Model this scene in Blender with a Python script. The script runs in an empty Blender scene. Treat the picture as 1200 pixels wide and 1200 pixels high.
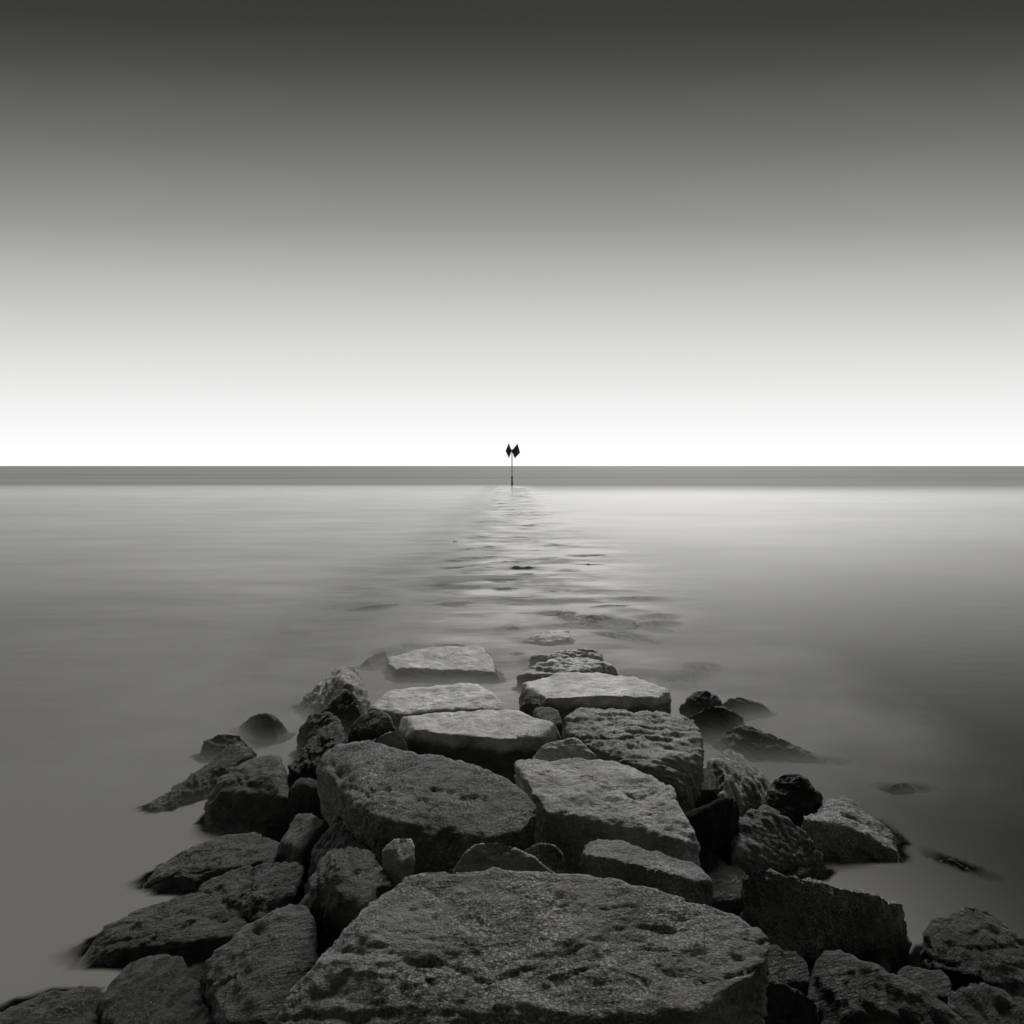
import bpy, bmesh, math, random
import numpy as np
from mathutils import Vector

scn = bpy.context.scene
col = scn.collection
rng = np.random.RandomState(7)
R = math.radians

# ------------------------------------------------------------------ camera
H, F = 3.0, 900.0                      # eye height over the water, focal length in px of a 1200 px frame
PITCH = math.atan((600 - 546) / F)     # horizon sits a little above the middle of the frame
cam_d = bpy.data.cameras.new('camera')
cam = bpy.data.objects.new('camera', cam_d)
col.objects.link(cam)
cam.location = (0, 0, H)
cam.rotation_euler = (math.pi / 2 - PITCH, 0, 0)
cam_d.sensor_width = 36
cam_d.lens = 36 * F / 1200
cam_d.clip_start = 0.1
cam_d.clip_end = 60000
scn.camera = cam
CP, SP = math.cos(PITCH), math.sin(PITCH)


def ray(px, py):
    x, y = (px - 600) / F, (600 - py) / F
    return np.array([x, CP + y * SP, -SP + y * CP])


def at(px, py, z):
    """the point at height z that the photograph shows at (px, py)"""
    d = ray(px, py)
    return np.array([0, 0, H]) + d * ((z - H) / d[2])


# ------------------------------------------------------------------ noise (vectorised gradient noise)
_perm = np.random.RandomState(3).permutation(256)
_perm = np.concatenate([_perm, _perm, _perm])
_g = np.random.RandomState(5).normal(size=(256, 3))
_g /= np.linalg.norm(_g, axis=1)[:, None]


def noise(p):
    i = np.floor(p).astype(int)
    f = p - i
    i &= 255
    u = f * f * f * (f * (f * 6 - 15) + 10)
    out = 0
    for dx in (0, 1):
        wx = u[:, 0] if dx else 1 - u[:, 0]
        for dy in (0, 1):
            wy = u[:, 1] if dy else 1 - u[:, 1]
            for dz in (0, 1):
                wz = u[:, 2] if dz else 1 - u[:, 2]
                h = _perm[_perm[_perm[(i[:, 0] + dx) & 255] + ((i[:, 1] + dy) & 255)] + ((i[:, 2] + dz) & 255)]
                g = _g[h]
                out = out + wx * wy * wz * (g[:, 0] * (f[:, 0] - dx) + g[:, 1] * (f[:, 1] - dy) + g[:, 2] * (f[:, 2] - dz))
    return out * 1.6


def fbm(p, octs=4, gain=0.5):
    a, s, t = 1.0, 0, p
    for _ in range(octs):
        s = s + a * noise(t)
        t = t * 2.03 + 17.3
        a *= gain
    return s


# ------------------------------------------------------------------ materials
def new_mat(name):
    m = bpy.data.materials.new(name)
    m.use_nodes = True
    nt = m.node_tree
    nt.nodes.clear()
    return m, nt, nt.nodes, nt.links


def ramp(nt, stops, interp='LINEAR'):
    n = nt.nodes.new('ShaderNodeValToRGB')
    cr = n.color_ramp
    cr.interpolation = interp
    while len(cr.elements) < len(stops):
        cr.elements.new(0.5)
    for e, (p, v) in zip(cr.elements, stops):
        e.position = p
        e.color = (v, v, v, 1) if not isinstance(v, tuple) else (*v, 1)
    return n


def math_node(nt, op, a=None, b=None, clamp=False):
    n = nt.nodes.new('ShaderNodeMath')
    n.operation = op
    n.use_clamp = clamp
    for k, v in ((0, a), (1, b)):
        if v is None:
            continue
        if isinstance(v, (int, float)):
            n.inputs[k].default_value = v
        else:
            nt.links.new(v, n.inputs[k])
    return n.outputs[0]


def noise_node(nt, vec, scale, detail=4, rough=0.55):
    n = nt.nodes.new('ShaderNodeTexNoise')
    n.inputs['Scale'].default_value = scale
    n.inputs['Detail'].default_value = detail
    n.inputs['Roughness'].default_value = rough
    nt.links.new(vec, n.inputs['Vector'])
    return n.outputs[0]


WARM = (1.0, 0.992, 0.945)


def rock_material(name, base, rough, grain, spec=0.5, weed=0.0, bump=0.35, streak=1.3, shade_line=None):
    m, nt, N, L = new_mat(name)
    out = N.new('ShaderNodeOutputMaterial')
    b = N.new('ShaderNodeBsdfPrincipled')
    L.new(b.outputs[0], out.inputs[0])
    geo = N.new('ShaderNodeNewGeometry')
    P = geo.outputs['Position']
    info = N.new('ShaderNodeObjectInfo')
    gs = N.new('ShaderNodeVectorMath'); gs.operation = 'SCALE'
    L.new(P, gs.inputs[0])
    L.new(math_node(nt, 'ADD', math_node(nt, 'MULTIPLY', info.outputs['Random'], .6), .72), gs.inputs['Scale'])
    g1 = ramp(nt, [(0.36, 0.12), (0.48, 0.65), (0.55, 1.0), (0.66, 2.9)])
    L.new(noise_node(nt, gs.outputs[0], 75, 3, 0.75), g1.inputs[0])
    g2 = ramp(nt, [(0.3, 0.55), (0.52, 1.0), (0.72, 1.5)])
    L.new(noise_node(nt, P, 5.5, 6, 0.6), g2.inputs[0])
    g3 = ramp(nt, [(0.3, 0.6), (0.7, 1.35)])
    L.new(noise_node(nt, P, 1.3, 4, 0.6), g3.inputs[0])
    worn = ramp(nt, [(.36, .25), (.58, 1.0)])
    L.new(noise_node(nt, P, 2.3, 3, .6), worn.inputs[0])
    ga = math_node(nt, 'MULTIPLY', worn.outputs[0], grain)
    gmix = math_node(nt, 'ADD', math_node(nt, 'MULTIPLY', math_node(nt, 'SUBTRACT', g1.outputs[0], 1.0), ga), 1.0)
    v = math_node(nt, 'MULTIPLY', math_node(nt, 'MULTIPLY', gmix, g2.outputs[0]), g3.outputs[0])
    tone = math_node(nt, 'ADD', math_node(nt, 'MULTIPLY', info.outputs['Random'], 0.4), 0.8)
    v = math_node(nt, 'MULTIPLY', v, tone)
    v = math_node(nt, 'MULTIPLY', v, base)
    if weed:
        w = ramp(nt, [(0.42, 1.0), (0.6, 1 - weed)])
        L.new(noise_node(nt, P, 3.1, 5, 0.65), w.inputs[0])
        v = math_node(nt, 'MULTIPLY', v, w.outputs[0])
    if shade_line:  # darkens the lower sides: shade of the slab fronts put into the colour
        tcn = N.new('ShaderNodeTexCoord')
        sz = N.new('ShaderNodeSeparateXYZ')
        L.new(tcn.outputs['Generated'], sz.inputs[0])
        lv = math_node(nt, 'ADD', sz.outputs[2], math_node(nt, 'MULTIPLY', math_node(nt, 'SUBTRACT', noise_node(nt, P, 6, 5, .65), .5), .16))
        tr_ = ramp(nt, [(shade_line - .04, .16), (shade_line + .03, 1.0)])
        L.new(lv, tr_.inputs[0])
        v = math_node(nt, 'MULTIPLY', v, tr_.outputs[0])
    cc = N.new('ShaderNodeVectorMath')
    cc.operation = 'SCALE'
    cc.inputs[0].default_value = WARM
    L.new(v, cc.inputs['Scale'])
    L.new(cc.outputs[0], b.inputs['Base Color'])
    rr = math_node(nt, 'ADD', math_node(nt, 'MULTIPLY', noise_node(nt, P, 9, 4), 0.35), rough - 0.17)
    L.new(rr, b.inputs['Roughness'])
    b.inputs['Specular IOR Level'].default_value = spec
    vr = N.new('ShaderNodeVectorRotate'); vr.rotation_type = 'AXIS_ANGLE'
    vr.inputs['Axis'].default_value = (.85, .4, .35)
    L.new(P, vr.inputs['Vector'])
    L.new(math_node(nt, 'MULTIPLY', math_node(nt, 'SUBTRACT', info.outputs['Random'], .5), 2.2), vr.inputs['Angle'])
    mp = N.new('ShaderNodeMapping'); mp.inputs['Scale'].default_value = (7, 7, 38)
    L.new(vr.outputs[0], mp.inputs['Vector'])
    bed = noise_node(nt, mp.outputs[0], 1.0, 6, .62)
    hgt = math_node(nt, 'ADD', noise_node(nt, P, 28, 8, 0.72), math_node(nt, 'MULTIPLY', noise_node(nt, P, 95, 3, 0.6), 0.35))
    hgt = math_node(nt, 'ADD', hgt, math_node(nt, 'MULTIPLY', bed, streak))
    bp = N.new('ShaderNodeBump')
    bp.inputs['Strength'].default_value = bump
    bp.inputs['Distance'].default_value = 0.03
    L.new(hgt, bp.inputs['Height'])
    L.new(bp.outputs[0], b.inputs['Normal'])
    return m


M = {
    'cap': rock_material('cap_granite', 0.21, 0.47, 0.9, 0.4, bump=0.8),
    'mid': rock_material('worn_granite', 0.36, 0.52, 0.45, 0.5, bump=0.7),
    'pale': rock_material('wave_washed_granite', 0.54, 0.40, 0.28, 0.7, bump=0.55, shade_line=.83),
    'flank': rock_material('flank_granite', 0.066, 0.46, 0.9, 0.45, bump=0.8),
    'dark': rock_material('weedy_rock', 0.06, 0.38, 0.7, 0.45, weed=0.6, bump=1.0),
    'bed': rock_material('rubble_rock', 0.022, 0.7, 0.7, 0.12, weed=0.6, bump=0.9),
}


# ------------------------------------------------------------------ rocks
_ico = {}


def ico(level):
    if level not in _ico:
        bm = bmesh.new()
        bmesh.ops.create_icosphere(bm, subdivisions=level, radius=1.0)
        v = np.array([x.co[:] for x in bm.verts])
        f = np.array([[q.index for q in x.verts] for x in bm.faces])
        bm.free()
        _ico[level] = (v / np.linalg.norm(v, axis=1)[:, None], f)
    return _ico[level]


def hull_planes(pts):
    bm = bmesh.new()
    for p in pts:
        bm.verts.new(p)
    r = bmesh.ops.convex_hull(bm, input=bm.verts)
    bm.normal_update()
    c = pts.mean(0)
    pl = []
    for f in bm.faces:
        if f.calc_area() < 1e-5:
            continue
        n = np.array(f.normal[:])
        d = n @ (np.array(f.verts[0].co[:]) - c)
        if d < 0:
            n, d = -n, -d
        if d < 1e-3:
            continue
        if any(n @ m > 0.995 for m, _ in pl):
            continue
        pl.append((n, d))
    bm.free()
    return c, np.array([a for a, _ in pl]), np.array([b for _, b in pl])


def vnormals(v, f):
    n = np.cross(v[f[:, 1]] - v[f[:, 0]], v[f[:, 2]] - v[f[:, 0]])
    out = np.zeros_like(v)
    for k in range(3):
        np.add.at(out, f[:, k], n)
    return out / np.maximum(np.linalg.norm(out, axis=1)[:, None], 1e-12)


def mesh_from(name, v, f, mat, smooth=True):
    me = bpy.data.meshes.new(name)
    me.vertices.add(len(v))
    me.vertices.foreach_set('co', v.astype(np.float32).ravel())
    k = f.shape[1]
    me.loops.add(f.size)
    me.loops.foreach_set('vertex_index', f.ravel().astype(np.int32))
    me.polygons.add(len(f))
    me.polygons.foreach_set('loop_start', np.arange(0, f.size, k, dtype=np.int32))
    me.polygons.foreach_set('loop_total', np.full(len(f), k, dtype=np.int32))
    me.polygons.foreach_set('use_smooth', np.full(len(f), smooth, dtype=bool))
    me.update(calc_edges=True)
    me.validate()
    if mat:
        me.materials.append(mat)
    return me


def tag(o, label=None, cat=None, group=None, kind=None):
    for k, v in (('label', label), ('category', cat), ('group', group), ('kind', kind)):
        if v:
            o[k] = v
    return o


ROCK_PTS = []          # world-space vertices of every rock, for the depth of the water
seed_counter = [0]


def rock(name, label, cat, group, mat, pts, base, lvl=6, P=16, rough=1.0, strata=None, flare=1.0, chips=9, ridge=.013):
    """pts: (px, py, z) outline and face corners; the stone's hidden underside goes down to base."""
    seed_counter[0] += 1
    rs = np.random.RandomState(100 + seed_counter[0])
    q = np.array([at(*p) for p in pts])
    c0 = q.mean(0)
    low = q.copy()
    low[:, :2] = c0[:2] + (q[:, :2] - c0[:2]) * flare
    # the foot of a stone leans away from the viewer no less than its rim does
    low[:, 2] = base
    allp = np.vstack([q, low])
    c, n, d = hull_planes(allp)
    if chips:
        cn = rs.normal(size=(chips, 3))
        cn[:, 2] = np.abs(cn[:, 2]) * 0.5
        cn /= np.linalg.norm(cn, axis=1)[:, None]
        sup = ((allp - c) @ cn.T).max(0)
        n = np.vstack([n, cn])
        d = np.concatenate([d, sup * rs.uniform(0.83, 0.98, chips)])
    ext = (allp.max(0) - allp.min(0)) / 2
    u, f = ico(lvl)
    u = u * np.maximum(ext, 0.35 * ext.max())
    u = u / np.linalg.norm(u, axis=1)[:, None]
    P = P * 1.7
    a = np.maximum(0, u @ n.T / d)
    amax = a.max(1, keepdims=True)
    r = 1.0 / (amax[:, 0] * ((a / amax) ** P).sum(1) ** (1.0 / P))
    v = c + u * (r * 1.015)[:, None]
    size = float(np.cbrt(ext[0] * ext[1] * max(ext[2], 0.15)) * 2)
    nn = vnormals(v, f)
    o1 = rs.uniform(-50, 50, 3)
    disp = 0.020 * size * fbm(v * (1.7 / size) + o1, 3)
    disp -= 0.014 * size * np.abs(fbm(v * (2.8 / size) + o1 + 9, 4)) * rough
    sc = min(1.0, size / 0.7)
    disp += 0.012 * sc * rough * fbm(v * 9 + o1, 5, 0.66)
    ba = rs.normal(size=3) * np.array([.6, .6, 1.0])
    ba /= np.linalg.norm(ba)
    bw_ = (v - np.outer(v @ ba, ba)) * 3.2 + np.outer(v @ ba, ba) * 9 + o1
    bw_ = bw_ + .35 * noise(v * 3 + o1)[:, None]
    rdg = 1 - np.abs(noise(bw_)) * 2.2
    rdg = rdg + .5 * (1 - np.abs(noise(bw_ * 2.1 + 5)) * 2.2) + .28 * (1 - np.abs(noise(bw_ * 4.3 + 9)) * 2.2)
    disp += ridge * sc * rough * (rdg - .9)
    ch = fbm(v * np.array([5, 9, 9]) + o1, 3)
    disp -= 0.014 * sc * rough * np.clip(ch - 0.25, 0, .5)          # chipped hollows
    cr = np.abs(fbm(v * np.array([1.5, 3.2, 3.2]) + o1 + 3, 3))
    disp -= 0.016 * sc * rough * np.exp(-(cr / .022) ** 2) * (noise(v * 1.3 + o1) > 0.02)   # cracks
    if strata:
        sdir, amp, freq = strata
        sdir = np.array(sdir, float)
        sdir /= np.linalg.norm(sdir)
        warp = 0.10 * fbm(v * 2.2 + o1, 3)
        t = v @ sdir + warp * 0.6
        # layers: noise that runs across the bedding and hardly along it
        along = v - np.outer(v @ sdir, sdir)
        w = along * 1.1 + np.outer(t, sdir) * freq
        lay = fbm(w + o1, 4, 0.6)
        cut = noise(w * 0.6 + o1 + 4)
        disp += amp * sc * (0.55 * np.tanh(3.5 * lay) - 0.9 * np.exp(-(cut / .07) ** 2))
    v = v + nn * disp[:, None]
    loc = np.array([c[0], c[1], base])
    me = mesh_from(name, v - loc, f, M[mat])
    o = bpy.data.objects.new(name, me)
    o.location = loc
    col.objects.link(o)
    tag(o, label, cat, group)
    ROCK_PTS.append(v)
    return o


CAP, LEFT, RIGHT, AWASH = ('flat stones along the top of the jetty', 'boulders on the shaded left side of the jetty',
                           'boulders on the right side of the jetty', 'rocks awash beyond the end of the jetty')

ROCKS = [
    # ---- crown of the jetty, near to far
    ('stone_slab', 'huge broad grainy granite slab at the very front of the jetty', 'slab', CAP, 'cap',
     [(480, 1018, 1.28), (560, 1014, 1.3), (690, 1021, 1.3), (742, 1026, 1.28), (775, 1044, 1.27), (850, 1057, 1.22), (904, 1092, 1.17), (897, 1138, 1.12), (836, 1172, 1.1), (640, 1190, 1.1), (560, 1170, 1.13), (480, 1140, 1.16), (400, 1098, 1.2), (345, 1133, 1.12), (314, 1190, 1.0), (330, 1240, .98), (438, 1048, 1.25)],
     .3, dict(chips=0, lvl=7, P=22, strata=((.05, .25, 1), .009, 14))),
    ('stone_block', 'long low block with a pale top edge, wedged behind the front slab', 'block', CAP, 'cap',
     [(678, 985, .92), (705, 982, .94), (770, 996, .93), (818, 1012, .91), (836, 1032, .93), (800, 1030, .96), (750, 1014, .97), (700, 1003, .97), (682, 998, .94)],
     .2, dict(P=24)),
    ('boulder', 'low triangular rock lying against the back edge of the front slab', 'rock', CAP, 'mid',
     [(526, 1014, .98), (556, 983, 1.1), (584, 984, 1.1), (640, 1008, 1.03), (670, 1026, .97), (600, 1032, .95)], .2, dict(P=18)),
    ('boulder', 'small squarish rock filling the gap between the two tilted blocks', 'rock', CAP, 'cap',
     [(602, 990, .98), (622, 984, 1.02), (650, 984, 1.02), (662, 998, .96), (670, 1020, .88), (620, 1014, .9)], .2, dict(lvl=5, P=16)),
    ('stone_block', 'big tilted block with a dark left facet and wide grey top', 'block', CAP, 'cap',
     [(424, 866, 1.08), (480, 871, 1.1), (545, 893, 1.1), (602, 914, 1.08), (633, 944, 1.03), (622, 966, .99), (575, 982, .95), (520, 984, .94), (462, 968, .95), (430, 948, .96), (418, 905, 1.02), (364, 884, .92), (378, 870, .95), (386, 934, .76), (628, 990, .8), (572, 994, .8)],
     .1, dict(chips=5, flare=.8, lvl=7, P=24, strata=((.1, .3, 1), .008, 14))),
    ('stone_block', 'wide wedge shaped block with a long sloping right edge', 'block', CAP, 'mid',
     [(604, 891, 1.03), (650, 889, 1.05), (740, 892, 1.05), (776, 908, 1.03), (800, 948, .99), (823, 996, .88), (790, 984, .92), (752, 962, .98), (640, 950, .98), (618, 920, 1.02),
      (652, 985, .7), (770, 1004, .7), (822, 1008, .74)],
     .1, dict(lvl=7, P=26, strata=((.05, .3, 1), .008, 16))),
    ('boulder', 'small humped rock perched at the back of the wedge shaped block', 'rock', CAP, 'mid',
     [(612, 886, 1.0), (640, 871, 1.07), (675, 863, 1.12), (695, 873, 1.08), (706, 894, .95), (650, 897, .95)], .4, dict(P=18, strata=((.2, .2, 1), .012, 10))),
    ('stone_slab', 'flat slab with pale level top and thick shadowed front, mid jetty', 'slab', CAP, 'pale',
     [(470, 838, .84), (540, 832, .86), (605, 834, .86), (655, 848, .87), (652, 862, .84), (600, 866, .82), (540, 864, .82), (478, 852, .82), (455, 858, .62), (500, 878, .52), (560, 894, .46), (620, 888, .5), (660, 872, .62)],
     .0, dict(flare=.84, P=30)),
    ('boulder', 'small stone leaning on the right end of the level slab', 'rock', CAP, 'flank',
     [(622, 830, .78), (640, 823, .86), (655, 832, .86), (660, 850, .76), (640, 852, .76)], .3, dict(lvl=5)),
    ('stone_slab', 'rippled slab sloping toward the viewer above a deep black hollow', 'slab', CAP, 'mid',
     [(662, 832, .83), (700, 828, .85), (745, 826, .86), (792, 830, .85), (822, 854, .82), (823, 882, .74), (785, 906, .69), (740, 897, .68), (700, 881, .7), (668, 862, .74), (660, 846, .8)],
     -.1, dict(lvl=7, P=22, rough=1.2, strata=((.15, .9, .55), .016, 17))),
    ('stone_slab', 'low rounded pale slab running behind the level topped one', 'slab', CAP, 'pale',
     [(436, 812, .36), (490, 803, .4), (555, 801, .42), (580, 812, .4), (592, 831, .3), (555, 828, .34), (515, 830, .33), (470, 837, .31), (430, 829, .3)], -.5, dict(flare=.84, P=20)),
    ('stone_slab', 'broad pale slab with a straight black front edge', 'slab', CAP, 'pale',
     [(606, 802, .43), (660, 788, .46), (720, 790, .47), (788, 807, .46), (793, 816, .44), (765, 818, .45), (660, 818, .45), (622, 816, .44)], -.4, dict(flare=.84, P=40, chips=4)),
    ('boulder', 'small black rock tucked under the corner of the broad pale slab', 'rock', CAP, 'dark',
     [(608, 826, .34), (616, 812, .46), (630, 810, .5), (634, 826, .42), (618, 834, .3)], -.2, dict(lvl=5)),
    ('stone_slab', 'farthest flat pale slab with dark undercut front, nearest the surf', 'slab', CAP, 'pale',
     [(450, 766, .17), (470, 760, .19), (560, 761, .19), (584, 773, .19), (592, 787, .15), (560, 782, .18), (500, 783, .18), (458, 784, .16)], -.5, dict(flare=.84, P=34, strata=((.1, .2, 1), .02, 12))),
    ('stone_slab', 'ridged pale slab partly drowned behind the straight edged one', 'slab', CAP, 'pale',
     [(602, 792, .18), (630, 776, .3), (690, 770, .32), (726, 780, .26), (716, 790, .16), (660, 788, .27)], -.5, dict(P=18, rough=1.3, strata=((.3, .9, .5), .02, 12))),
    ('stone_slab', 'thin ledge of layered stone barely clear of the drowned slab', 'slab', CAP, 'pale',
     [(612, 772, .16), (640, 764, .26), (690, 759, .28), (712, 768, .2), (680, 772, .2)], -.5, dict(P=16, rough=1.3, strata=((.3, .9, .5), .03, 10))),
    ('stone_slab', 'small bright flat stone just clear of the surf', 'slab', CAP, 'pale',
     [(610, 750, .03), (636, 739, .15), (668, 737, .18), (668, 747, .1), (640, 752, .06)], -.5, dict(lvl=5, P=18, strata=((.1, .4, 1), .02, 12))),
    # ---- left flank, near to far
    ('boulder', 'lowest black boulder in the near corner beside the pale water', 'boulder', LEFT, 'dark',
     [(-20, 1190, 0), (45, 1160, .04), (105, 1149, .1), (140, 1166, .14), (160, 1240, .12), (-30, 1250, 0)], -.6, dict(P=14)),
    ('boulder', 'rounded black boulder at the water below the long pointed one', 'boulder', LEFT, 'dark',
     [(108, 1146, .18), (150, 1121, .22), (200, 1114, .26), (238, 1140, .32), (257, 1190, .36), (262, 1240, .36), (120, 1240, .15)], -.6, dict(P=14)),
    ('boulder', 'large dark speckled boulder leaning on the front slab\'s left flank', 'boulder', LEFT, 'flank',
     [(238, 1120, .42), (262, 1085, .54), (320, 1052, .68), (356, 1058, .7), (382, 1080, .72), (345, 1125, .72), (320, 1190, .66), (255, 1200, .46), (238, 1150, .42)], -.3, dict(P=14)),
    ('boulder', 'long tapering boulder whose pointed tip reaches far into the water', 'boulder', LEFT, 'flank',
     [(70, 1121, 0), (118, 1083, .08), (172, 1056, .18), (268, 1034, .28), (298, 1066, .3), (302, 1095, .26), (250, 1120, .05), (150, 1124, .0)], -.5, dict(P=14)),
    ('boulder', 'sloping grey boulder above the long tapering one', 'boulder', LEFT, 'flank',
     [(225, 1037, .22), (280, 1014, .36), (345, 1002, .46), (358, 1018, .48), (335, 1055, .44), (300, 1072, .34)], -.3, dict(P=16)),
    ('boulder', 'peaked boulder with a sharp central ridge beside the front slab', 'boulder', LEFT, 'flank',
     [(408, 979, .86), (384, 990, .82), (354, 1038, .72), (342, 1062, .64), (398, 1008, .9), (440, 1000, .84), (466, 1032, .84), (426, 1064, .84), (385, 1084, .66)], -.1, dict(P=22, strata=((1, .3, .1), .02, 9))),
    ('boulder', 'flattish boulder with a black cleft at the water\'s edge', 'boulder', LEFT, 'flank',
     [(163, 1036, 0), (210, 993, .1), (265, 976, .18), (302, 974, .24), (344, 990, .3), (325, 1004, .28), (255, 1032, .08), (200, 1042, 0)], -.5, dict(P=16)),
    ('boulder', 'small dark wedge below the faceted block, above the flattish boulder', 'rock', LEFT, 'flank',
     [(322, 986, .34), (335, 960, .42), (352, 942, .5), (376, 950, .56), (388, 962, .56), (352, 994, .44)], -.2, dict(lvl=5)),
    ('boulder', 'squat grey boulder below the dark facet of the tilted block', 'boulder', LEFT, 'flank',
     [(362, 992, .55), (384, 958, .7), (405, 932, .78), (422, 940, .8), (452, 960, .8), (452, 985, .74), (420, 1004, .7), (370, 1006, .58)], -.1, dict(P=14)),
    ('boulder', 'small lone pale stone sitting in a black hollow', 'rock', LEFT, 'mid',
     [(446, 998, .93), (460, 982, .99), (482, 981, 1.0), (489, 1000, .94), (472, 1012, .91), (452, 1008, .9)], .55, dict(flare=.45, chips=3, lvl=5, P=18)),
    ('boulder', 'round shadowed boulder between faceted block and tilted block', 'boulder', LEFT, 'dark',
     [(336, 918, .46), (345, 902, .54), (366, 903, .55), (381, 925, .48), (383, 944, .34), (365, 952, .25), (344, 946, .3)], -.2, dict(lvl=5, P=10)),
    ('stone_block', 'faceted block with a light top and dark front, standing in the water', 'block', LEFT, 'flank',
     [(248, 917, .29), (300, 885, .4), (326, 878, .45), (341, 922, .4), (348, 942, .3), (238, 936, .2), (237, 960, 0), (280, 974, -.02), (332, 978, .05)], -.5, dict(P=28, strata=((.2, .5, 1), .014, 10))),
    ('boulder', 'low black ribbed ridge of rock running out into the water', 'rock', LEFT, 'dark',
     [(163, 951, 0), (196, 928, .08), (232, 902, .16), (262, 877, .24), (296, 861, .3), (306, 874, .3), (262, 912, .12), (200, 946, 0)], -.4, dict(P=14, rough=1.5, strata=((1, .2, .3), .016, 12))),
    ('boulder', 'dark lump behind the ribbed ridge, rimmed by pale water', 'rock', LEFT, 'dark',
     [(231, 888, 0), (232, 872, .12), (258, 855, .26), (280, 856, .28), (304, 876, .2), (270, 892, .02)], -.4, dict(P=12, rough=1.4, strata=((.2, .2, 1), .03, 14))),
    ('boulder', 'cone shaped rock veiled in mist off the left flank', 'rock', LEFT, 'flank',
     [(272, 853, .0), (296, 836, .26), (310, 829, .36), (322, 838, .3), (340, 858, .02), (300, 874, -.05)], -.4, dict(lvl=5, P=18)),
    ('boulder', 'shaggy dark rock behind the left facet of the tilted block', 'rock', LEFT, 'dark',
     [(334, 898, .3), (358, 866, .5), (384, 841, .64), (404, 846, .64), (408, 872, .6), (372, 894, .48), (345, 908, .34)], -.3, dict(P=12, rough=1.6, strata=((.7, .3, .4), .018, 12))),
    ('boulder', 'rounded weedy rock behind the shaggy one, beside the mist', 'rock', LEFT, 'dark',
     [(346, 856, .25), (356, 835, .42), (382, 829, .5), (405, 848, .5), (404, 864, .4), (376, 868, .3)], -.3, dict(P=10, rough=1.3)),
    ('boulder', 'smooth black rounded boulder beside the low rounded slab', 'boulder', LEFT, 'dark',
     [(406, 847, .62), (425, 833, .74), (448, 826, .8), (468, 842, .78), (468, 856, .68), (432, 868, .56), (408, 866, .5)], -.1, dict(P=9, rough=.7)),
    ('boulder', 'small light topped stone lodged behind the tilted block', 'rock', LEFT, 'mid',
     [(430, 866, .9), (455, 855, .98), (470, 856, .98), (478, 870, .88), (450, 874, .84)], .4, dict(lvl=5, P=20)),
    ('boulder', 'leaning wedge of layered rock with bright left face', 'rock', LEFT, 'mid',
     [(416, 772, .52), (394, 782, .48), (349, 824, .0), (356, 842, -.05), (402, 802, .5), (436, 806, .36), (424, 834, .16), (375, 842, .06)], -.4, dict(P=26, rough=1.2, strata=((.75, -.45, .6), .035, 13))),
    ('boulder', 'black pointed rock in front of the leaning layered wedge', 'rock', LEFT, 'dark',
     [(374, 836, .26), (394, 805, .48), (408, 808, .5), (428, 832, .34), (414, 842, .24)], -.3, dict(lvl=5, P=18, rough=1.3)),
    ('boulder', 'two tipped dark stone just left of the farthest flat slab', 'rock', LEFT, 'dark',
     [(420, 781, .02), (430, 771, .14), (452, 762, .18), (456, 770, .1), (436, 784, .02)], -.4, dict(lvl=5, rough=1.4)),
    # ---- right flank, near to far
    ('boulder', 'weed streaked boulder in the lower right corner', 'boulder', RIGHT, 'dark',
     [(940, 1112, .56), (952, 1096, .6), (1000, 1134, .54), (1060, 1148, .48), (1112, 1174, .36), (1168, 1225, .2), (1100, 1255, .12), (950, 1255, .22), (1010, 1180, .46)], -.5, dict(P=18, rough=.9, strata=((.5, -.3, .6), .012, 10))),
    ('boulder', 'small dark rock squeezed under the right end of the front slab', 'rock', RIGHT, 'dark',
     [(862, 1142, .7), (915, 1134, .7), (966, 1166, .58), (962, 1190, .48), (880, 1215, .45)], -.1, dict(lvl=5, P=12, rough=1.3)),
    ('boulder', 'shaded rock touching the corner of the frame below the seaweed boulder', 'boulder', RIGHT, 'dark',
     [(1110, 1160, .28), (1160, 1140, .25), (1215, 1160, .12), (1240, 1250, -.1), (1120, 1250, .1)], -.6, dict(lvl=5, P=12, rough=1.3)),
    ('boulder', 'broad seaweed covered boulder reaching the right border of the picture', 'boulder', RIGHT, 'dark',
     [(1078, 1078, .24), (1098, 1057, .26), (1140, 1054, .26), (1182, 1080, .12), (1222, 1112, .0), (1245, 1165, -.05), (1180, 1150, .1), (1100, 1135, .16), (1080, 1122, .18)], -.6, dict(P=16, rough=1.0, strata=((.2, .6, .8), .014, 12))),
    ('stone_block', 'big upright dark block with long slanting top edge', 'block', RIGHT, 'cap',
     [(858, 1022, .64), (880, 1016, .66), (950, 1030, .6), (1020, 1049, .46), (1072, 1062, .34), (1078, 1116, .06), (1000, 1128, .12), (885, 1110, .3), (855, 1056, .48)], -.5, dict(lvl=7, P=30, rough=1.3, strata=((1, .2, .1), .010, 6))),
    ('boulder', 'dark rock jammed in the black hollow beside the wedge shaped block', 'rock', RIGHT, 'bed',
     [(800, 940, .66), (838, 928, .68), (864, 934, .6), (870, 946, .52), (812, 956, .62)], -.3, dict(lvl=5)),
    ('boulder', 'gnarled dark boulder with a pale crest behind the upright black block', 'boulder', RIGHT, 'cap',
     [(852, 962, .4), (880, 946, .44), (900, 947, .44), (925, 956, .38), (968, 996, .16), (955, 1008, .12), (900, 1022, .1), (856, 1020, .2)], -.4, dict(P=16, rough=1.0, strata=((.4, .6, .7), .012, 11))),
    ('boulder', 'steep layered rock with bright grooved right face', 'rock', RIGHT, 'mid',
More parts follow.
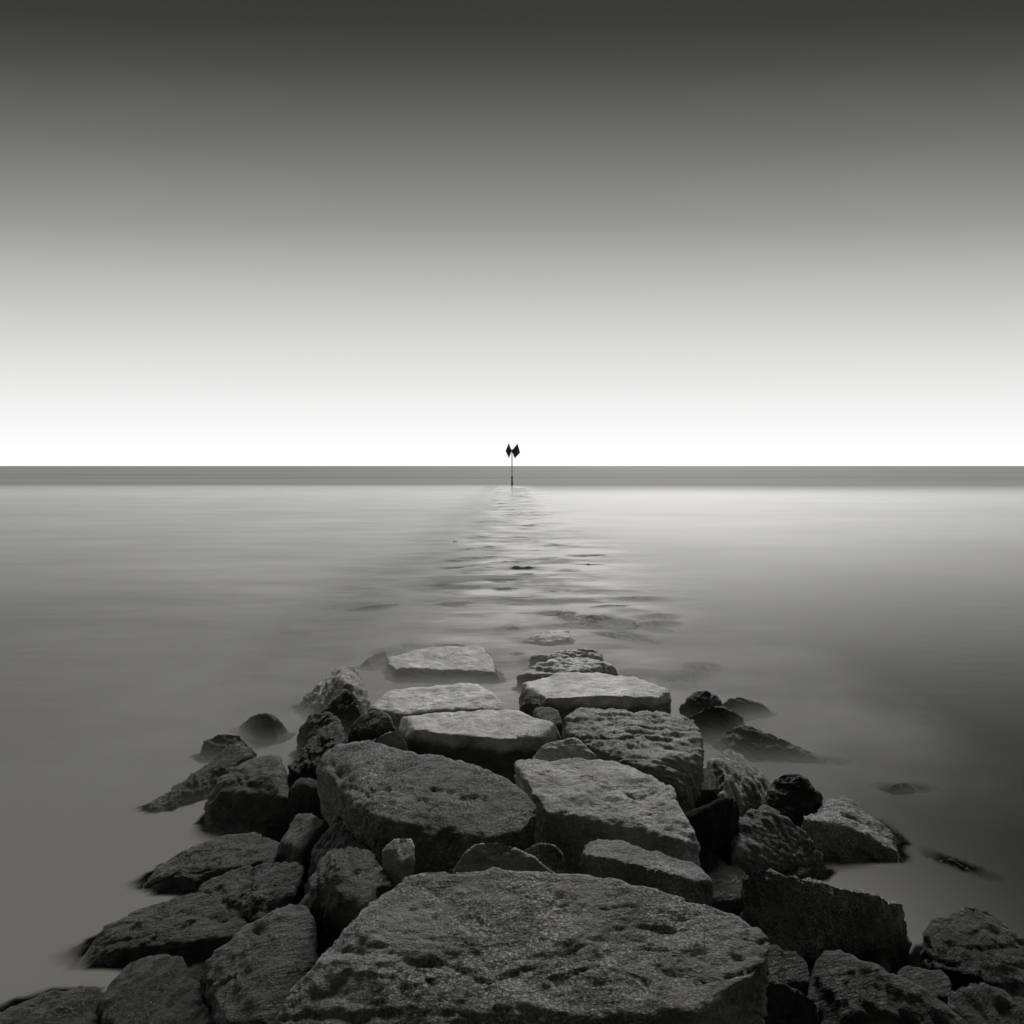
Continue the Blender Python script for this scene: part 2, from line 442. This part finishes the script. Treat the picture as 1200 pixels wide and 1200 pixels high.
     [(826, 896, .46), (840, 881, .5), (862, 876, .44), (906, 914, .2), (902, 940, .16), (872, 954, .22), (836, 950, .3), (846, 905, .52)], -.4, dict(P=24, rough=1.2, ridge=.004, strata=((.64, .68, -.23), .022, 10))),
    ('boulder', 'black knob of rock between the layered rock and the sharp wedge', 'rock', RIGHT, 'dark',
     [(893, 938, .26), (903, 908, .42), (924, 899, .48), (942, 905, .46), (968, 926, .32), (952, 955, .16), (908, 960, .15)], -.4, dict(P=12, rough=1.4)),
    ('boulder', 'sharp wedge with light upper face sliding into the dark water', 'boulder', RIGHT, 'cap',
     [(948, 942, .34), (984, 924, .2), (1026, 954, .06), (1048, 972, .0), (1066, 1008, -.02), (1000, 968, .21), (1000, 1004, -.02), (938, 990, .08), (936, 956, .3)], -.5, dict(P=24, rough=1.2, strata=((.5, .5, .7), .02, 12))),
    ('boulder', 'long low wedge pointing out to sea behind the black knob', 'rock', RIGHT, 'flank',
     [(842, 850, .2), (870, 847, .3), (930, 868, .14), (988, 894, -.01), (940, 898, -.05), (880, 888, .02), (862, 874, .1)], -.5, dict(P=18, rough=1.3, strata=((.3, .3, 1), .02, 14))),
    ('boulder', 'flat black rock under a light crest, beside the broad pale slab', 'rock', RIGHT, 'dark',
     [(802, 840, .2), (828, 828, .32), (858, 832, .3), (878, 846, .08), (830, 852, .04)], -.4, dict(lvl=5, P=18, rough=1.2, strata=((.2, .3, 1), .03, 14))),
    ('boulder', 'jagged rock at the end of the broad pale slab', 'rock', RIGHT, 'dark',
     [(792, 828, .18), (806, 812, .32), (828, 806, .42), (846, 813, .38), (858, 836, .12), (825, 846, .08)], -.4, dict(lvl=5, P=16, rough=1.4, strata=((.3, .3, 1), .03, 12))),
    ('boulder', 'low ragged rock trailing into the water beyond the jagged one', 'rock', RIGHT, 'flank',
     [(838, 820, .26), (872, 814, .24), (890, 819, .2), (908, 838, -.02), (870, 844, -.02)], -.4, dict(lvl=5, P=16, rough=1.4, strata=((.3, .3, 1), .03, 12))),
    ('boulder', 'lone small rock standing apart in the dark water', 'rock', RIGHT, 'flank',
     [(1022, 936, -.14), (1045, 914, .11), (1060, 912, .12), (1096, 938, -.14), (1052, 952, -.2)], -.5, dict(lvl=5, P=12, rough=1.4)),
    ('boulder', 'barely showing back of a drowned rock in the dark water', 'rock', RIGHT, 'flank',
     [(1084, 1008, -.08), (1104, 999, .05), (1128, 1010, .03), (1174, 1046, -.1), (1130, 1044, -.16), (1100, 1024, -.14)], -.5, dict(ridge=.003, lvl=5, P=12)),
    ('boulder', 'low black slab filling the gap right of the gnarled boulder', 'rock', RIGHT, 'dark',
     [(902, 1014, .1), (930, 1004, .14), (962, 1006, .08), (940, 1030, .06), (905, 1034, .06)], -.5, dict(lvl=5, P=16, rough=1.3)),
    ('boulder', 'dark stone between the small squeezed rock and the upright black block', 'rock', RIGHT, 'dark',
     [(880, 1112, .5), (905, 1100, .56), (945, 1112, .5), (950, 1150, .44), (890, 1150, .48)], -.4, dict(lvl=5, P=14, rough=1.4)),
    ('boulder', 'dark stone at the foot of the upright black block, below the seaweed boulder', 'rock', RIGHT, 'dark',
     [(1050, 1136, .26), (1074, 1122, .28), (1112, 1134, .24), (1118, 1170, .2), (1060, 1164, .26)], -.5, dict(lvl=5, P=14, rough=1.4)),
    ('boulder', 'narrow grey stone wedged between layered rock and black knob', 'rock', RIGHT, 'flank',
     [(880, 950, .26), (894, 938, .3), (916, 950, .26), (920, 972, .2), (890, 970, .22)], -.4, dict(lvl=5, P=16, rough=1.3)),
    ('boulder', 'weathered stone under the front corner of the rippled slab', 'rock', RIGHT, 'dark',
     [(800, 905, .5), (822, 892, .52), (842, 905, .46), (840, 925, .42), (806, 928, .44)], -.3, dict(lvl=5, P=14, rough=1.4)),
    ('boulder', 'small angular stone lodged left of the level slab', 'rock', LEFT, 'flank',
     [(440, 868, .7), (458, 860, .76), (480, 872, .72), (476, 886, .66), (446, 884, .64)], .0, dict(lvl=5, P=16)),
    # ---- awash, out towards the marker
    ('rock', 'dark low ridge awash, topped by a thin bright line', 'rock', AWASH, 'flank',
     [(640, 737, -.08), (700, 730, .03), (740, 723, .08), (752, 732, .06), (724, 745, -.08)], -.5, dict(lvl=5, rough=1.3, strata=((.2, .4, 1), .03, 10))),
    ('rock', 'blurred dark rock right of the thin bright line', 'rock', AWASH, 'dark',
     [(746, 740, -.08), (764, 733, .04), (790, 742, -.04), (768, 749, -.12)], -.5, dict(lvl=4)),
    ('rock', 'drowned dark rock right of the ridged pale slab', 'rock', AWASH, 'dark',
     [(724, 755, -.14), (750, 747, .02), (776, 757, -.05), (762, 770, -.16)], -.5, dict(lvl=4)),
    ('rock', 'tiny rounded rock tip left of the small bright flat stone', 'rock', AWASH, 'dark',
     [(588, 739, -.03), (600, 733, .06), (612, 735, .04), (604, 741, -.06)], -.5, dict(lvl=4)),
    ('rock', 'thin dark rock tip just behind the farthest flat slab', 'rock', AWASH, 'dark',
     [(508, 757, -.02), (532, 752, .06), (546, 754, .04), (528, 760, -.06)], -.5, dict(lvl=4)),
    ('rock', 'smallest black tip between farthest flat slab and drowned slab', 'rock', AWASH, 'dark',
     [(600, 767, -.01), (606, 761, .08), (612, 765, .0), (605, 770, -.06)], -.5, dict(lvl=4)),
    ('rock', 'faint rock shadow under the surf left of the jetty end', 'rock', AWASH, 'dark',
     [(405, 726, -.18), (436, 713, -.05), (470, 712, -.09), (440, 727, -.2)], -.6, dict(lvl=4)),
    ('rock', 'low rock streak awash at the right, before the bright line', 'rock', AWASH, 'dark',
     [(690, 716, -.08), (712, 708, .02), (738, 712, -.04), (712, 719, -.12)], -.6, dict(lvl=4)),
    ('rock', 'most distinct dark rock awash midway to the sea marker', 'rock', AWASH, 'dark',
     [(668, 667, -.16), (690, 660, .05), (712, 664, -.06), (692, 669, -.18)], -.6, dict(lvl=4)),
    ('rock', 'thin dark rock awash beyond the most distinct one', 'rock', AWASH, 'dark',
     [(674, 645, -.16), (695, 639, .0), (714, 643, -.1), (694, 647, -.2)], -.6, dict(lvl=4)),
    ('rock', 'small pair of rock tips awash in the middle of the pale path', 'rock', AWASH, 'dark',
     [(586, 636, -.16), (606, 629, .03), (632, 630, .02), (618, 637, -.2)], -.6, dict(lvl=4)),
    ('rock', 'faintest rock streak awash nearest the sea marker', 'rock', AWASH, 'dark',
     [(622, 602, -.2), (640, 598, .02), (660, 601, -.1), (640, 604, -.2)], -.6, dict(lvl=4)),
]
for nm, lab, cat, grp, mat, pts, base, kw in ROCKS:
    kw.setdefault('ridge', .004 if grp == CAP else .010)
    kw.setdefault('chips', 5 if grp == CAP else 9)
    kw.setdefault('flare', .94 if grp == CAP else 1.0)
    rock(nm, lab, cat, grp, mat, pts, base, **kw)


# rubble stones jammed low in the gaps
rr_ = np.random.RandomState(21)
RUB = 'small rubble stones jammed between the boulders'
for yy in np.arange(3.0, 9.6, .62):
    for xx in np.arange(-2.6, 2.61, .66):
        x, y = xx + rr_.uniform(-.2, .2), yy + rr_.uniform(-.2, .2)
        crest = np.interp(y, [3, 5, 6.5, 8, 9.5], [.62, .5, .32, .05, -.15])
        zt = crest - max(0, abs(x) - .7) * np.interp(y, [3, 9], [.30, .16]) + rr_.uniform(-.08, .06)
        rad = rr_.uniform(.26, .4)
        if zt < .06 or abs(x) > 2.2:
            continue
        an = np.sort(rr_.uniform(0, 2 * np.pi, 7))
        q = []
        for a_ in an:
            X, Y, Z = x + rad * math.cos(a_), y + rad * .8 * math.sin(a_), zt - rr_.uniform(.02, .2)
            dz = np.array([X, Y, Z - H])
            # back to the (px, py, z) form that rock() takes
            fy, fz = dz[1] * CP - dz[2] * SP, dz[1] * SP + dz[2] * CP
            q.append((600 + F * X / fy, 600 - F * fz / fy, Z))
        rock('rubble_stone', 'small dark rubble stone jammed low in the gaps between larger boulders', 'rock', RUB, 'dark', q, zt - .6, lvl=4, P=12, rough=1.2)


# half-sunk stones along the drowned part of the jetty
SUNK = 'half-sunk stones scattered along the drowned jetty'
for k in range(57):
    y = 11.5 * (70 / 11.5) ** ((k + rr_.uniform(0, .8)) / 46)
    x = rr_.uniform(-2.3, 2.9)
    zt = rr_.uniform(-.13, -.01)
    if k >= 46:                      # the heap where the jetty goes under
        x, y, zt = rr_.uniform(.6, 3.1), rr_.uniform(10.6, 15.5), rr_.uniform(-.06, .05)
    rad = rr_.uniform(.25, .55) * (1 + y / 45)
    q = []
    for a_ in np.sort(rr_.uniform(0, 2 * np.pi, 7)):
        X, Y, Z = x + rad * math.cos(a_), y + rad * .8 * math.sin(a_), zt - rr_.uniform(.0, .16)
        if len(q) == 3:
            X, Y, Z = x, y, zt + rr_.uniform(.02, .09)
        dz = np.array([X, Y, Z - H])
        fy, fz = dz[1] * CP - dz[2] * SP, dz[1] * SP + dz[2] * CP
        q.append((600 + F * X / fy, 600 - F * fz / fy, Z))
    rock('sunken_stone', 'dark half-sunk stone under the streaky wash between jetty end and sea marker', 'rock', SUNK, 'dark', q, zt - .6, lvl=5, P=8, rough=1.8, ridge=.03, flare=1.25)


# ------------------------------------------------------------------ seabed with the jetty's rubble core
def interp(x, xs, ys):
    return np.interp(x, xs, ys)


def bed_height(x, y):
    zc = interp(y, [0, 3, 4.5, 6.5, 8, 10, 13, 16, 22, 40, 110, 118, 130], [.1, .1, .1, -.05, -.2, -.3, -.3, -.3, -.34, -.38, -.4, -.5, -2.5])
    half = interp(y, [0, 4, 6, 12, 20, 118], [1.6, 1.6, 1.4, 1.6, 1.6, 1.6])
    t = np.clip((np.abs(x) - half) / interp(y, [0, 7, 14], [1.5, 1.8, 2.6]), 0, 1)
    t = t * t * (3 - 2 * t)
    z = zc * (1 - t) + (-2.2) * t
    p = np.stack([x, y, 0 * x], 1)
    far = interp(y, [12, 22], [0, 1])
    bump = 0.16 * fbm(p * 1.1, 4) - 0.14 * np.abs(fbm(p * 0.9 + 7, 3)) + .05
    bump = bump * (1 - far) + far * .36 * fbm(p * np.array([.5, .6, 1]) + 2, 4, .6)
    return z + bump * (1 - 0.6 * t)


def grid(x0, x1, nx, y0, y1, ny, logy=False):
    xs = np.linspace(x0, x1, nx)
    ys = np.geomspace(y0, y1, ny) if logy else np.linspace(y0, y1, ny)
    X, Y = np.meshgrid(xs, ys)
    i = np.arange((nx - 1) * (ny - 1))
    a = (i // (nx - 1)) * nx + i % (nx - 1)
    f = np.stack([a, a + 1, a + nx + 1, a + nx], 1)
    return X.ravel(), Y.ravel(), f


bx, by, bf = grid(-9, 9, 240, 1.0, 135, 620, True)
bz = bed_height(bx, by)
bed = bpy.data.objects.new('seabed', mesh_from('seabed', np.stack([bx, by, bz], 1), bf, M['bed']))
col.objects.link(bed)
tag(bed, kind='structure')

# ------------------------------------------------------------------ water: long-exposure sea, milky where the surf churns
RES = 0.03
GX0, GX1, GY0, GY1 = -9.0, 9.0, 1.5, 26.0
nx, ny = int((GX1 - GX0) / RES) + 1, int((GY1 - GY0) / RES) + 1
top = np.full((ny, nx), -9.0)
for v in ROCK_PTS:
    ii = np.clip(((v[:, 0] - GX0) / RES).round().astype(int), 0, nx - 1)
    jj = np.clip(((v[:, 1] - GY0) / RES).round().astype(int), 0, ny - 1)
    ok = (v[:, 1] > GY0) & (v[:, 1] < GY1)
    np.maximum.at(top, (jj[ok], ii[ok]), v[ok, 2])
for _ in range(2):                       # close the holes between vertices
    pad = np.pad(top, 1, mode='edge')
    top = np.maximum(top, np.maximum.reduce([pad[:-2, 1:-1], pad[2:, 1:-1], pad[1:-1, :-2], pad[1:-1, 2:]]) - 0.01)


def water_depth(x, y):
    d = -bed_height(x, y)
    i = np.clip(((x - GX0) / RES).round().astype(int), 0, nx - 1)
    j = np.clip(((y - GY0) / RES).round().astype(int), 0, ny - 1)
    inside = (x > GX0) & (x < GX1) & (y > GY0) & (y < GY1)
    r = np.where(inside, -top[j, i], 9)
    return np.minimum(d, r)


def foam_density(x, y):
    """how milky the churned water is: strong over the bar right of the jetty, patchy over the drowned stones, thin in the calm pool at the right"""
    p = np.stack([x, y, 0 * x], 1)
    yy = y + 6 * noise(p * np.array([.035, .0, 1]) + 2) * np.clip((y - 60) / 40, 0, 1)
    rgt = interp(yy, [4, 6, 8, 10, 13, 18, 26, 40, 60, 76, 88, 100, 112, 122], [.03, .035, .055, .10, .19, .34, .6, .92, 1.0, 1.0, .8, .45, .2, .08])
    rgt = rgt * interp(x / np.maximum(y, 1), [-.1, .05, .3, .7], [1, 1.08, 1, .56])
    lft = interp(yy, [3, 4.5, 6, 8, 10, 14, 18, 26, 50, 95, 108, 118, 128], [.27, .28, .27, .26, .28, .30, .34, .38, .43, .5, .46, .22, .08])
    lft = lft * (1 - (1 - interp(x / np.maximum(y, 1), [-.7, -.3, 0], [.45, .9, 1])) * np.clip((y - 7) / 8, 0, 1))
    s = 1 / (1 + np.exp(-(x - 2.4 + 1.5 * noise(p * .18)) / (.4 + .015 * y)))
    f = lft * (1 - s) + rgt * s
    pw = interp(y, [7, 11, 112, 122], [0, 1, 1, 0])
    mid = np.exp(-((x - .3 + .8 * noise(p * .2 + 3)) / 2.4) ** 2) * pw
    edge = np.exp(-((x + 3.0 + .9 * noise(p * .16 + 8)) / 1.4) ** 2) * pw
    streak = fbm(p * np.array([.16, .5, 1]) + 3, 5, .6)
    st2 = fbm(p * np.array([.28, .8, 1]) + 5, 5, .68)
    f = f * (1 + .34 * streak * (1 - .85 * s) * np.clip((y - 7) / 12, .1, 1))
    f = f * np.maximum(.25, 1 + mid * (1.1 + 3.1 * st2)) * (1 - edge * np.clip(.62 + .7 * st2, 0, .85))
    blot = fbm(p * np.array([.12, .2, 1]) + 31, 2)
    f = f * (1 + .14 * blot)
    t = np.clip((y - 117) / 10, 0, 1)
    f = f * (1 - t) + .08 * t
    return np.clip(f, .02, 1)


def water_material():
    m, nt, N, L = new_mat('milky_water')
    out = N.new('ShaderNodeOutputMaterial')
    at_f = N.new('ShaderNodeAttribute'); at_f.attribute_name = 'foam'
    at_d = N.new('ShaderNodeAttribute'); at_d.attribute_name = 'clarity'
    dif = N.new('ShaderNodeBsdfDiffuse')
    cc = N.new('ShaderNodeVectorMath'); cc.operation = 'SCALE'
    cc.inputs[0].default_value = WARM
    L.new(math_node(nt, 'MULTIPLY', at_f.outputs['Fac'], .9), cc.inputs['Scale'])
    L.new(cc.outputs[0], dif.inputs['Color'])
    glo = N.new('ShaderNodeBsdfGlossy')
    op = N.new('ShaderNodeAttribute'); op.attribute_name = 'open_sea'
    L.new(math_node(nt, 'SUBTRACT', .22, math_node(nt, 'MULTIPLY', op.outputs['Fac'], .04)), glo.inputs['Roughness'])
    glo.inputs['Color'].default_value = (1, 1, 1, 1)
    fr = N.new('ShaderNodeFresnel'); fr.inputs['IOR'].default_value = 1.33
    geo = N.new('ShaderNodeNewGeometry')
    mp = N.new('ShaderNodeMapping'); mp.inputs['Scale'].default_value = (.5, 1.6, 1)
    L.new(geo.outputs['Position'], mp.inputs['Vector'])
    bp = N.new('ShaderNodeBump'); bp.inputs['Strength'].default_value = .02; bp.inputs['Distance'].default_value = .3
    L.new(noise_node(nt, mp.outputs[0], 1.2, 3), bp.inputs['Height'])
    L.new(bp.outputs[0], glo.inputs['Normal'])
    mix = N.new('ShaderNodeMixShader')
    m2 = N.new('ShaderNodeMapping'); m2.inputs['Scale'].default_value = (.0016, .011, 1)
    L.new(geo.outputs['Position'], m2.inputs['Vector'])
    sv = ramp(nt, [(.3, .72), (.7, 1.22)])
    L.new(noise_node(nt, m2.outputs[0], 1.0, 5, .6), sv.inputs[0])
    frv = math_node(nt, 'MULTIPLY', fr.outputs[0], sv.outputs[0])
    L.new(math_node(nt, 'MULTIPLY', frv, math_node(nt, 'SUBTRACT', .72, math_node(nt, 'MULTIPLY', op.outputs['Fac'], .40))), mix.inputs[0])
    L.new(dif.outputs[0], mix.inputs[1]); L.new(glo.outputs[0], mix.inputs[2])
    tr = N.new('ShaderNodeBsdfTransparent')
    mx = N.new('ShaderNodeMixShader')
    L.new(at_d.outputs['Fac'], mx.inputs[0])
    L.new(mix.outputs[0], mx.inputs[1]); L.new(tr.outputs[0], mx.inputs[2])
    L.new(mx.outputs[0], out.inputs[0])
    return m


MW = water_material()


def water_sheet(name, x, y, f, fine=True):
    me = mesh_from(name, np.stack([x, y, 0 * x], 1), f, MW)
    a = me.attributes.new('foam', 'FLOAT', 'POINT')
    a.data.foreach_set('value', foam_density(x, y).astype(np.float32))
    a = me.attributes.new('open_sea', 'FLOAT', 'POINT')
    a.data.foreach_set('value', np.clip((y - np.where(x > 0, 78, 95)) / np.where(x > 0, 42, 33), 0, 1).astype(np.float32))
    dep = np.maximum(water_depth(x, y), 0) if fine else np.full(len(x), 9.)
    vis = np.exp(-dep / interp(y, [9, 16], [.085, .15]))
    vis[vis < .01] = 0
    a = me.attributes.new('clarity', 'FLOAT', 'POINT')
    a.data.foreach_set('value', vis.astype(np.float32))
    o = bpy.data.objects.new(name, me)
    col.objects.link(o)
    tag(o, kind='structure')
    return o


wx, wy, wf = grid(-9, 9, 460, 1.5, 26, 620)
water_sheet('shallow_water', wx, wy, wf)
wx, wy, wf = grid(-9, 9, 150, 26, 130, 360)
water_sheet('shallow_water', wx, wy, wf)
for a, b in ((-200, -9), (9, 200)):
    wx, wy, wf = grid(a, b, 160, 1.5, 130, 360, True)
    water_sheet('water', wx, wy, wf, False)


B = 40000
v = np.array([(-B, 130, 0), (B, 130, 0), (B, B, 0), (-B, B, 0),
              (-B, -3000, 0), (-200, -3000, 0), (-200, 130, 0),
              (200, -3000, 0), (B, -3000, 0), (200, 130, 0), (-200, 1.5, 0), (200, 1.5, 0)], float)
f = np.array([(0, 1, 2, 3), (4, 5, 6, 0), (7, 8, 1, 9), (5, 7, 11, 10)])
sea = bpy.data.objects.new('sea', mesh_from('sea', v, f, MW, False))
a = sea.data.attributes.new('foam', 'FLOAT', 'POINT')
a.data.foreach_set('value', np.full(len(v), .08, np.float32))
a = sea.data.attributes.new('open_sea', 'FLOAT', 'POINT')
a.data.foreach_set('value', np.full(len(v), 1, np.float32))
col.objects.link(sea)
tag(sea, kind='structure')


# ------------------------------------------------------------------ surf mist lying on the water among the stones
def mist_material():
    m, nt, N, L = new_mat('surf_mist')
    out = N.new('ShaderNodeOutputMaterial')
    pv = N.new('ShaderNodeVolumePrincipled')
    pv.inputs['Color'].default_value = (.96, .955, .935, 1)
    pv.inputs['Anisotropy'].default_value = .2
    geo = N.new('ShaderNodeNewGeometry')
    sp = N.new('ShaderNodeSeparateXYZ')
    L.new(geo.outputs['Position'], sp.inputs[0])
    e = math_node(nt, 'POWER', 2.71828, math_node(nt, 'MULTIPLY', sp.outputs[2], -1 / .075))
    r1 = N.new('ShaderNodeMapRange'); r1.interpolation_type = 'SMOOTHSTEP'
    r1.inputs['From Min'].default_value = 5.8; r1.inputs['From Max'].default_value = 8.8
    L.new(sp.outputs[1], r1.inputs['Value'])
    r2 = N.new('ShaderNodeMapRange'); r2.interpolation_type = 'SMOOTHSTEP'
    r2.inputs['From Min'].default_value = 18; r2.inputs['From Max'].default_value = 10.5
    L.new(sp.outputs[1], r2.inputs['Value'])
    ax = math_node(nt, 'ABSOLUTE', sp.outputs[0])
    r3 = N.new('ShaderNodeMapRange'); r3.interpolation_type = 'SMOOTHSTEP'
    r3.inputs['From Min'].default_value = 5.4; r3.inputs['From Max'].default_value = 3.0
    L.new(ax, r3.inputs['Value'])
    nz = ramp(nt, [(.3, .35), (.7, 1.5)])
    L.new(noise_node(nt, geo.outputs['Position'], .9, 2), nz.inputs[0])
    d = math_node(nt, 'MULTIPLY', e, r1.outputs[0])
    d = math_node(nt, 'MULTIPLY', d, r2.outputs[0])
    d = math_node(nt, 'MULTIPLY', d, r3.outputs[0])
    d = math_node(nt, 'MULTIPLY', d, nz.outputs[0])
    L.new(math_node(nt, 'MULTIPLY', d, 3.5), pv.inputs['Density'])
    L.new(pv.outputs[0], out.inputs['Volume'])
    return m


bm = bmesh.new()
bmesh.ops.create_cube(bm, size=1)
bmesh.ops.scale(bm, vec=(11, 14.5, .45), verts=bm.verts)
bmesh.ops.translate(bm, vec=(0, 12.0, .228), verts=bm.verts)
me = bpy.data.meshes.new('surf_mist')
bm.to_mesh(me); bm.free()
me.materials.append(mist_material())
mist = bpy.data.objects.new('surf_mist', me)
col.objects.link(mist)
tag(mist, kind='stuff', label='thin white surf mist lying on the water around the stones', cat='mist')

# ------------------------------------------------------------------ sea marker at the end of the drowned jetty
def plain(name, v, rough=.6):
    m, nt, N, L = new_mat(name)
    out = N.new('ShaderNodeOutputMaterial')
    b = N.new('ShaderNodeBsdfPrincipled')
    L.new(b.outputs[0], out.inputs[0])
    geo = N.new('ShaderNodeNewGeometry')
    r = ramp(nt, [(.35, tuple(v * .75 * c for c in WARM)), (.65, tuple(v * 1.2 * c for c in WARM))])
    L.new(noise_node(nt, geo.outputs['Position'], 2.5, 5), r.inputs[0])
    L.new(r.outputs[0], b.inputs['Base Color'])
    b.inputs['Roughness'].default_value = rough
    return m


MD = 117.0
K = MD / F                                  # metres per pixel at the marker
mroot = bpy.data.objects.new('sea_marker', None)
mroot.location = (0, MD, 0)
mroot.empty_display_size = .5
col.objects.link(mroot)
tag(mroot, 'slim pole with two dark diamond boards standing at the end of the drowned jetty', 'sea marker')


def link_part(name, bm, mat):
    me = bpy.data.meshes.new(name)
    bmesh.ops.recalc_face_normals(bm, faces=bm.faces)
    bm.to_mesh(me)
    bm.free()
    me.materials.append(mat)
    o = bpy.data.objects.new(name, me)
    col.objects.link(o)
    o.parent = mroot
    return o


def tube(z0, z1, r0, r1, n=20):
    bm = bmesh.new()
    bmesh.ops.create_cone(bm, cap_ends=True, segments=n, radius1=r0, radius2=r1, depth=z1 - z0)
    bmesh.ops.translate(bm, verts=bm.verts, vec=(0, 0, (z0 + z1) / 2))
    for f in bm.faces:
        f.smooth = len(f.verts) == 4
    return bm


def zpx(y):
    return H + (546 - y) * K


link_part('pole', tube(1.2, zpx(526.5), .085, .07), plain('galvanised_pole', .85))
link_part('pole_foot', tube(-.8, 1.2, .14, .11), plain('weed_stained_pole', .1))
link_part('pole_collar', tube(1.15, 1.35, .15, .15), plain('rusty_collar', .1))


def board(corners, yaw, off):
    """a flat diamond board, corners given as (horizontal px from the pole, vertical px) seen from the shore"""
    bm = bmesh.new()
    c, s = math.cos(yaw), math.sin(yaw)
    fr, bk = [], []
    for hx, y in corners:
        X = (hx - 600) * K
        z = zpx(y)
        Yb = X * math.tan(yaw) + off
        fr.append(bm.verts.new((X - s * .03, Yb - c * .03, z)))
        bk.append(bm.verts.new((X + s * .03, Yb + c * .03, z)))
    bm.faces.new(fr); bm.faces.new(bk[::-1])
    for i in range(4):
        j = (i + 1) % 4
        bm.faces.new((fr[j], fr[i], bk[i], bk[j]))
    return bm


bmat = plain('board_paint', .09, .5)
link_part('board', board([(596.2, 520.2), (599.6, 528.4), (596.4, 536.8), (592.8, 528.6)], R(58), -.05), bmat)
link_part('board', board([(606.4, 520.6), (609.2, 530.6), (603.2, 537.2), (599.8, 528.2)], R(-42), -.16), bmat)
bm = bmesh.new()
bmesh.ops.create_cube(bm, size=1)
bmesh.ops.scale(bm, vec=(.5, .12, .12), verts=bm.verts)
bmesh.ops.translate(bm, vec=(0, -.03, zpx(528.6)), verts=bm.verts)
link_part('bracket', bm, bmat)

# ------------------------------------------------------------------ sky and light
SUN_EL, SUN_AZ = R(47), R(12)                # ahead of the camera, a little to the right
w = bpy.data.worlds.new('World')
scn.world = w
w.use_nodes = True
nt = w.node_tree
N, L = nt.nodes, nt.links
N.clear()
wout = N.new('ShaderNodeOutputWorld')
bg = N.new('ShaderNodeBackground')
L.new(bg.outputs[0], wout.inputs[0])
tc = N.new('ShaderNodeTexCoord')
sep = N.new('ShaderNodeSeparateXYZ')
L.new(tc.outputs['Generated'], sep.inputs[0])
x2 = math_node(nt, 'MULTIPLY', math_node(nt, 'MULTIPLY', sep.outputs[0], sep.outputs[0]), .15)
y2 = math_node(nt, 'MULTIPLY', sep.outputs[1], sep.outputs[1])
z2 = math_node(nt, 'MULTIPLY', sep.outputs[2], sep.outputs[2])
den = math_node(nt, 'SQRT', math_node(nt, 'ADD', math_node(nt, 'ADD', x2, y2), z2))
tt = math_node(nt, 'DIVIDE', math_node(nt, 'MAXIMUM', sep.outputs[2], 0), den)
SKY = [(0, 1.04), (.029, .985), (.084, .87), (.16, .68), (.233, .485), (.293, .31), (.377, .160), (.449, .07), (.483, .044), (.519, .034), (.7, .05), (1, .09)]
sky_r = ramp(nt, [(p, (v, v * (1 - .008 * (1 - min(v, 1)) ** .5), v * (1 - .07 * (1 - min(v, 1)) ** 1.2))) for p, v in SKY])
L.new(tt, sky_r.inputs[0])
azi = N.new('ShaderNodeMapRange')
azi.interpolation_type = 'SMOOTHSTEP'
azi.inputs['From Min'].default_value = -.8
azi.inputs['From Max'].default_value = .75
azi.inputs['To Min'].default_value = .17
azi.inputs['To Max'].default_value = 1
L.new(sep.outputs[1], azi.inputs['Value'])
nis = N.new('ShaderNodeTexSky')
nis.sky_type = 'NISHITA'
nis.sun_disc = False
nis.sun_elevation = SUN_EL
nis.sun_rotation = SUN_AZ
bw = N.new('ShaderNodeRGBToBW')
L.new(nis.outputs[0], bw.inputs[0])
sc = N.new('ShaderNodeVectorMath'); sc.operation = 'SCALE'
L.new(sky_r.outputs[0], sc.inputs[0])
L.new(azi.outputs[0], sc.inputs['Scale'])
ad = N.new('ShaderNodeVectorMath'); ad.operation = 'ADD'
L.new(sc.outputs[0], ad.inputs[0])
L.new(math_node(nt, 'MULTIPLY', bw.outputs[0], .0004), ad.inputs[1])
L.new(ad.outputs[0], bg.inputs[0])
bg.inputs[1].default_value = 1.0

sd = bpy.data.lights.new('sun', 'SUN')
sd.energy = 2.0
sd.angle = R(22)
sd.color = (1, .99, .95)
sun = bpy.data.objects.new('sun', sd)
col.objects.link(sun)
dirv = Vector((math.sin(SUN_AZ) * math.cos(SUN_EL), math.cos(SUN_AZ) * math.cos(SUN_EL), math.sin(SUN_EL)))
sun.rotation_euler = dirv.to_track_quat('Z', 'Y').to_euler()
sun.location = (0, 0, 30)

vs = scn.view_settings
vs.view_transform = 'Standard'
vs.look = 'None'
vs.exposure = 0
vs.gamma = 1
scn.cycles.max_bounces = 6
scn.cycles.transparent_max_bounces = 16
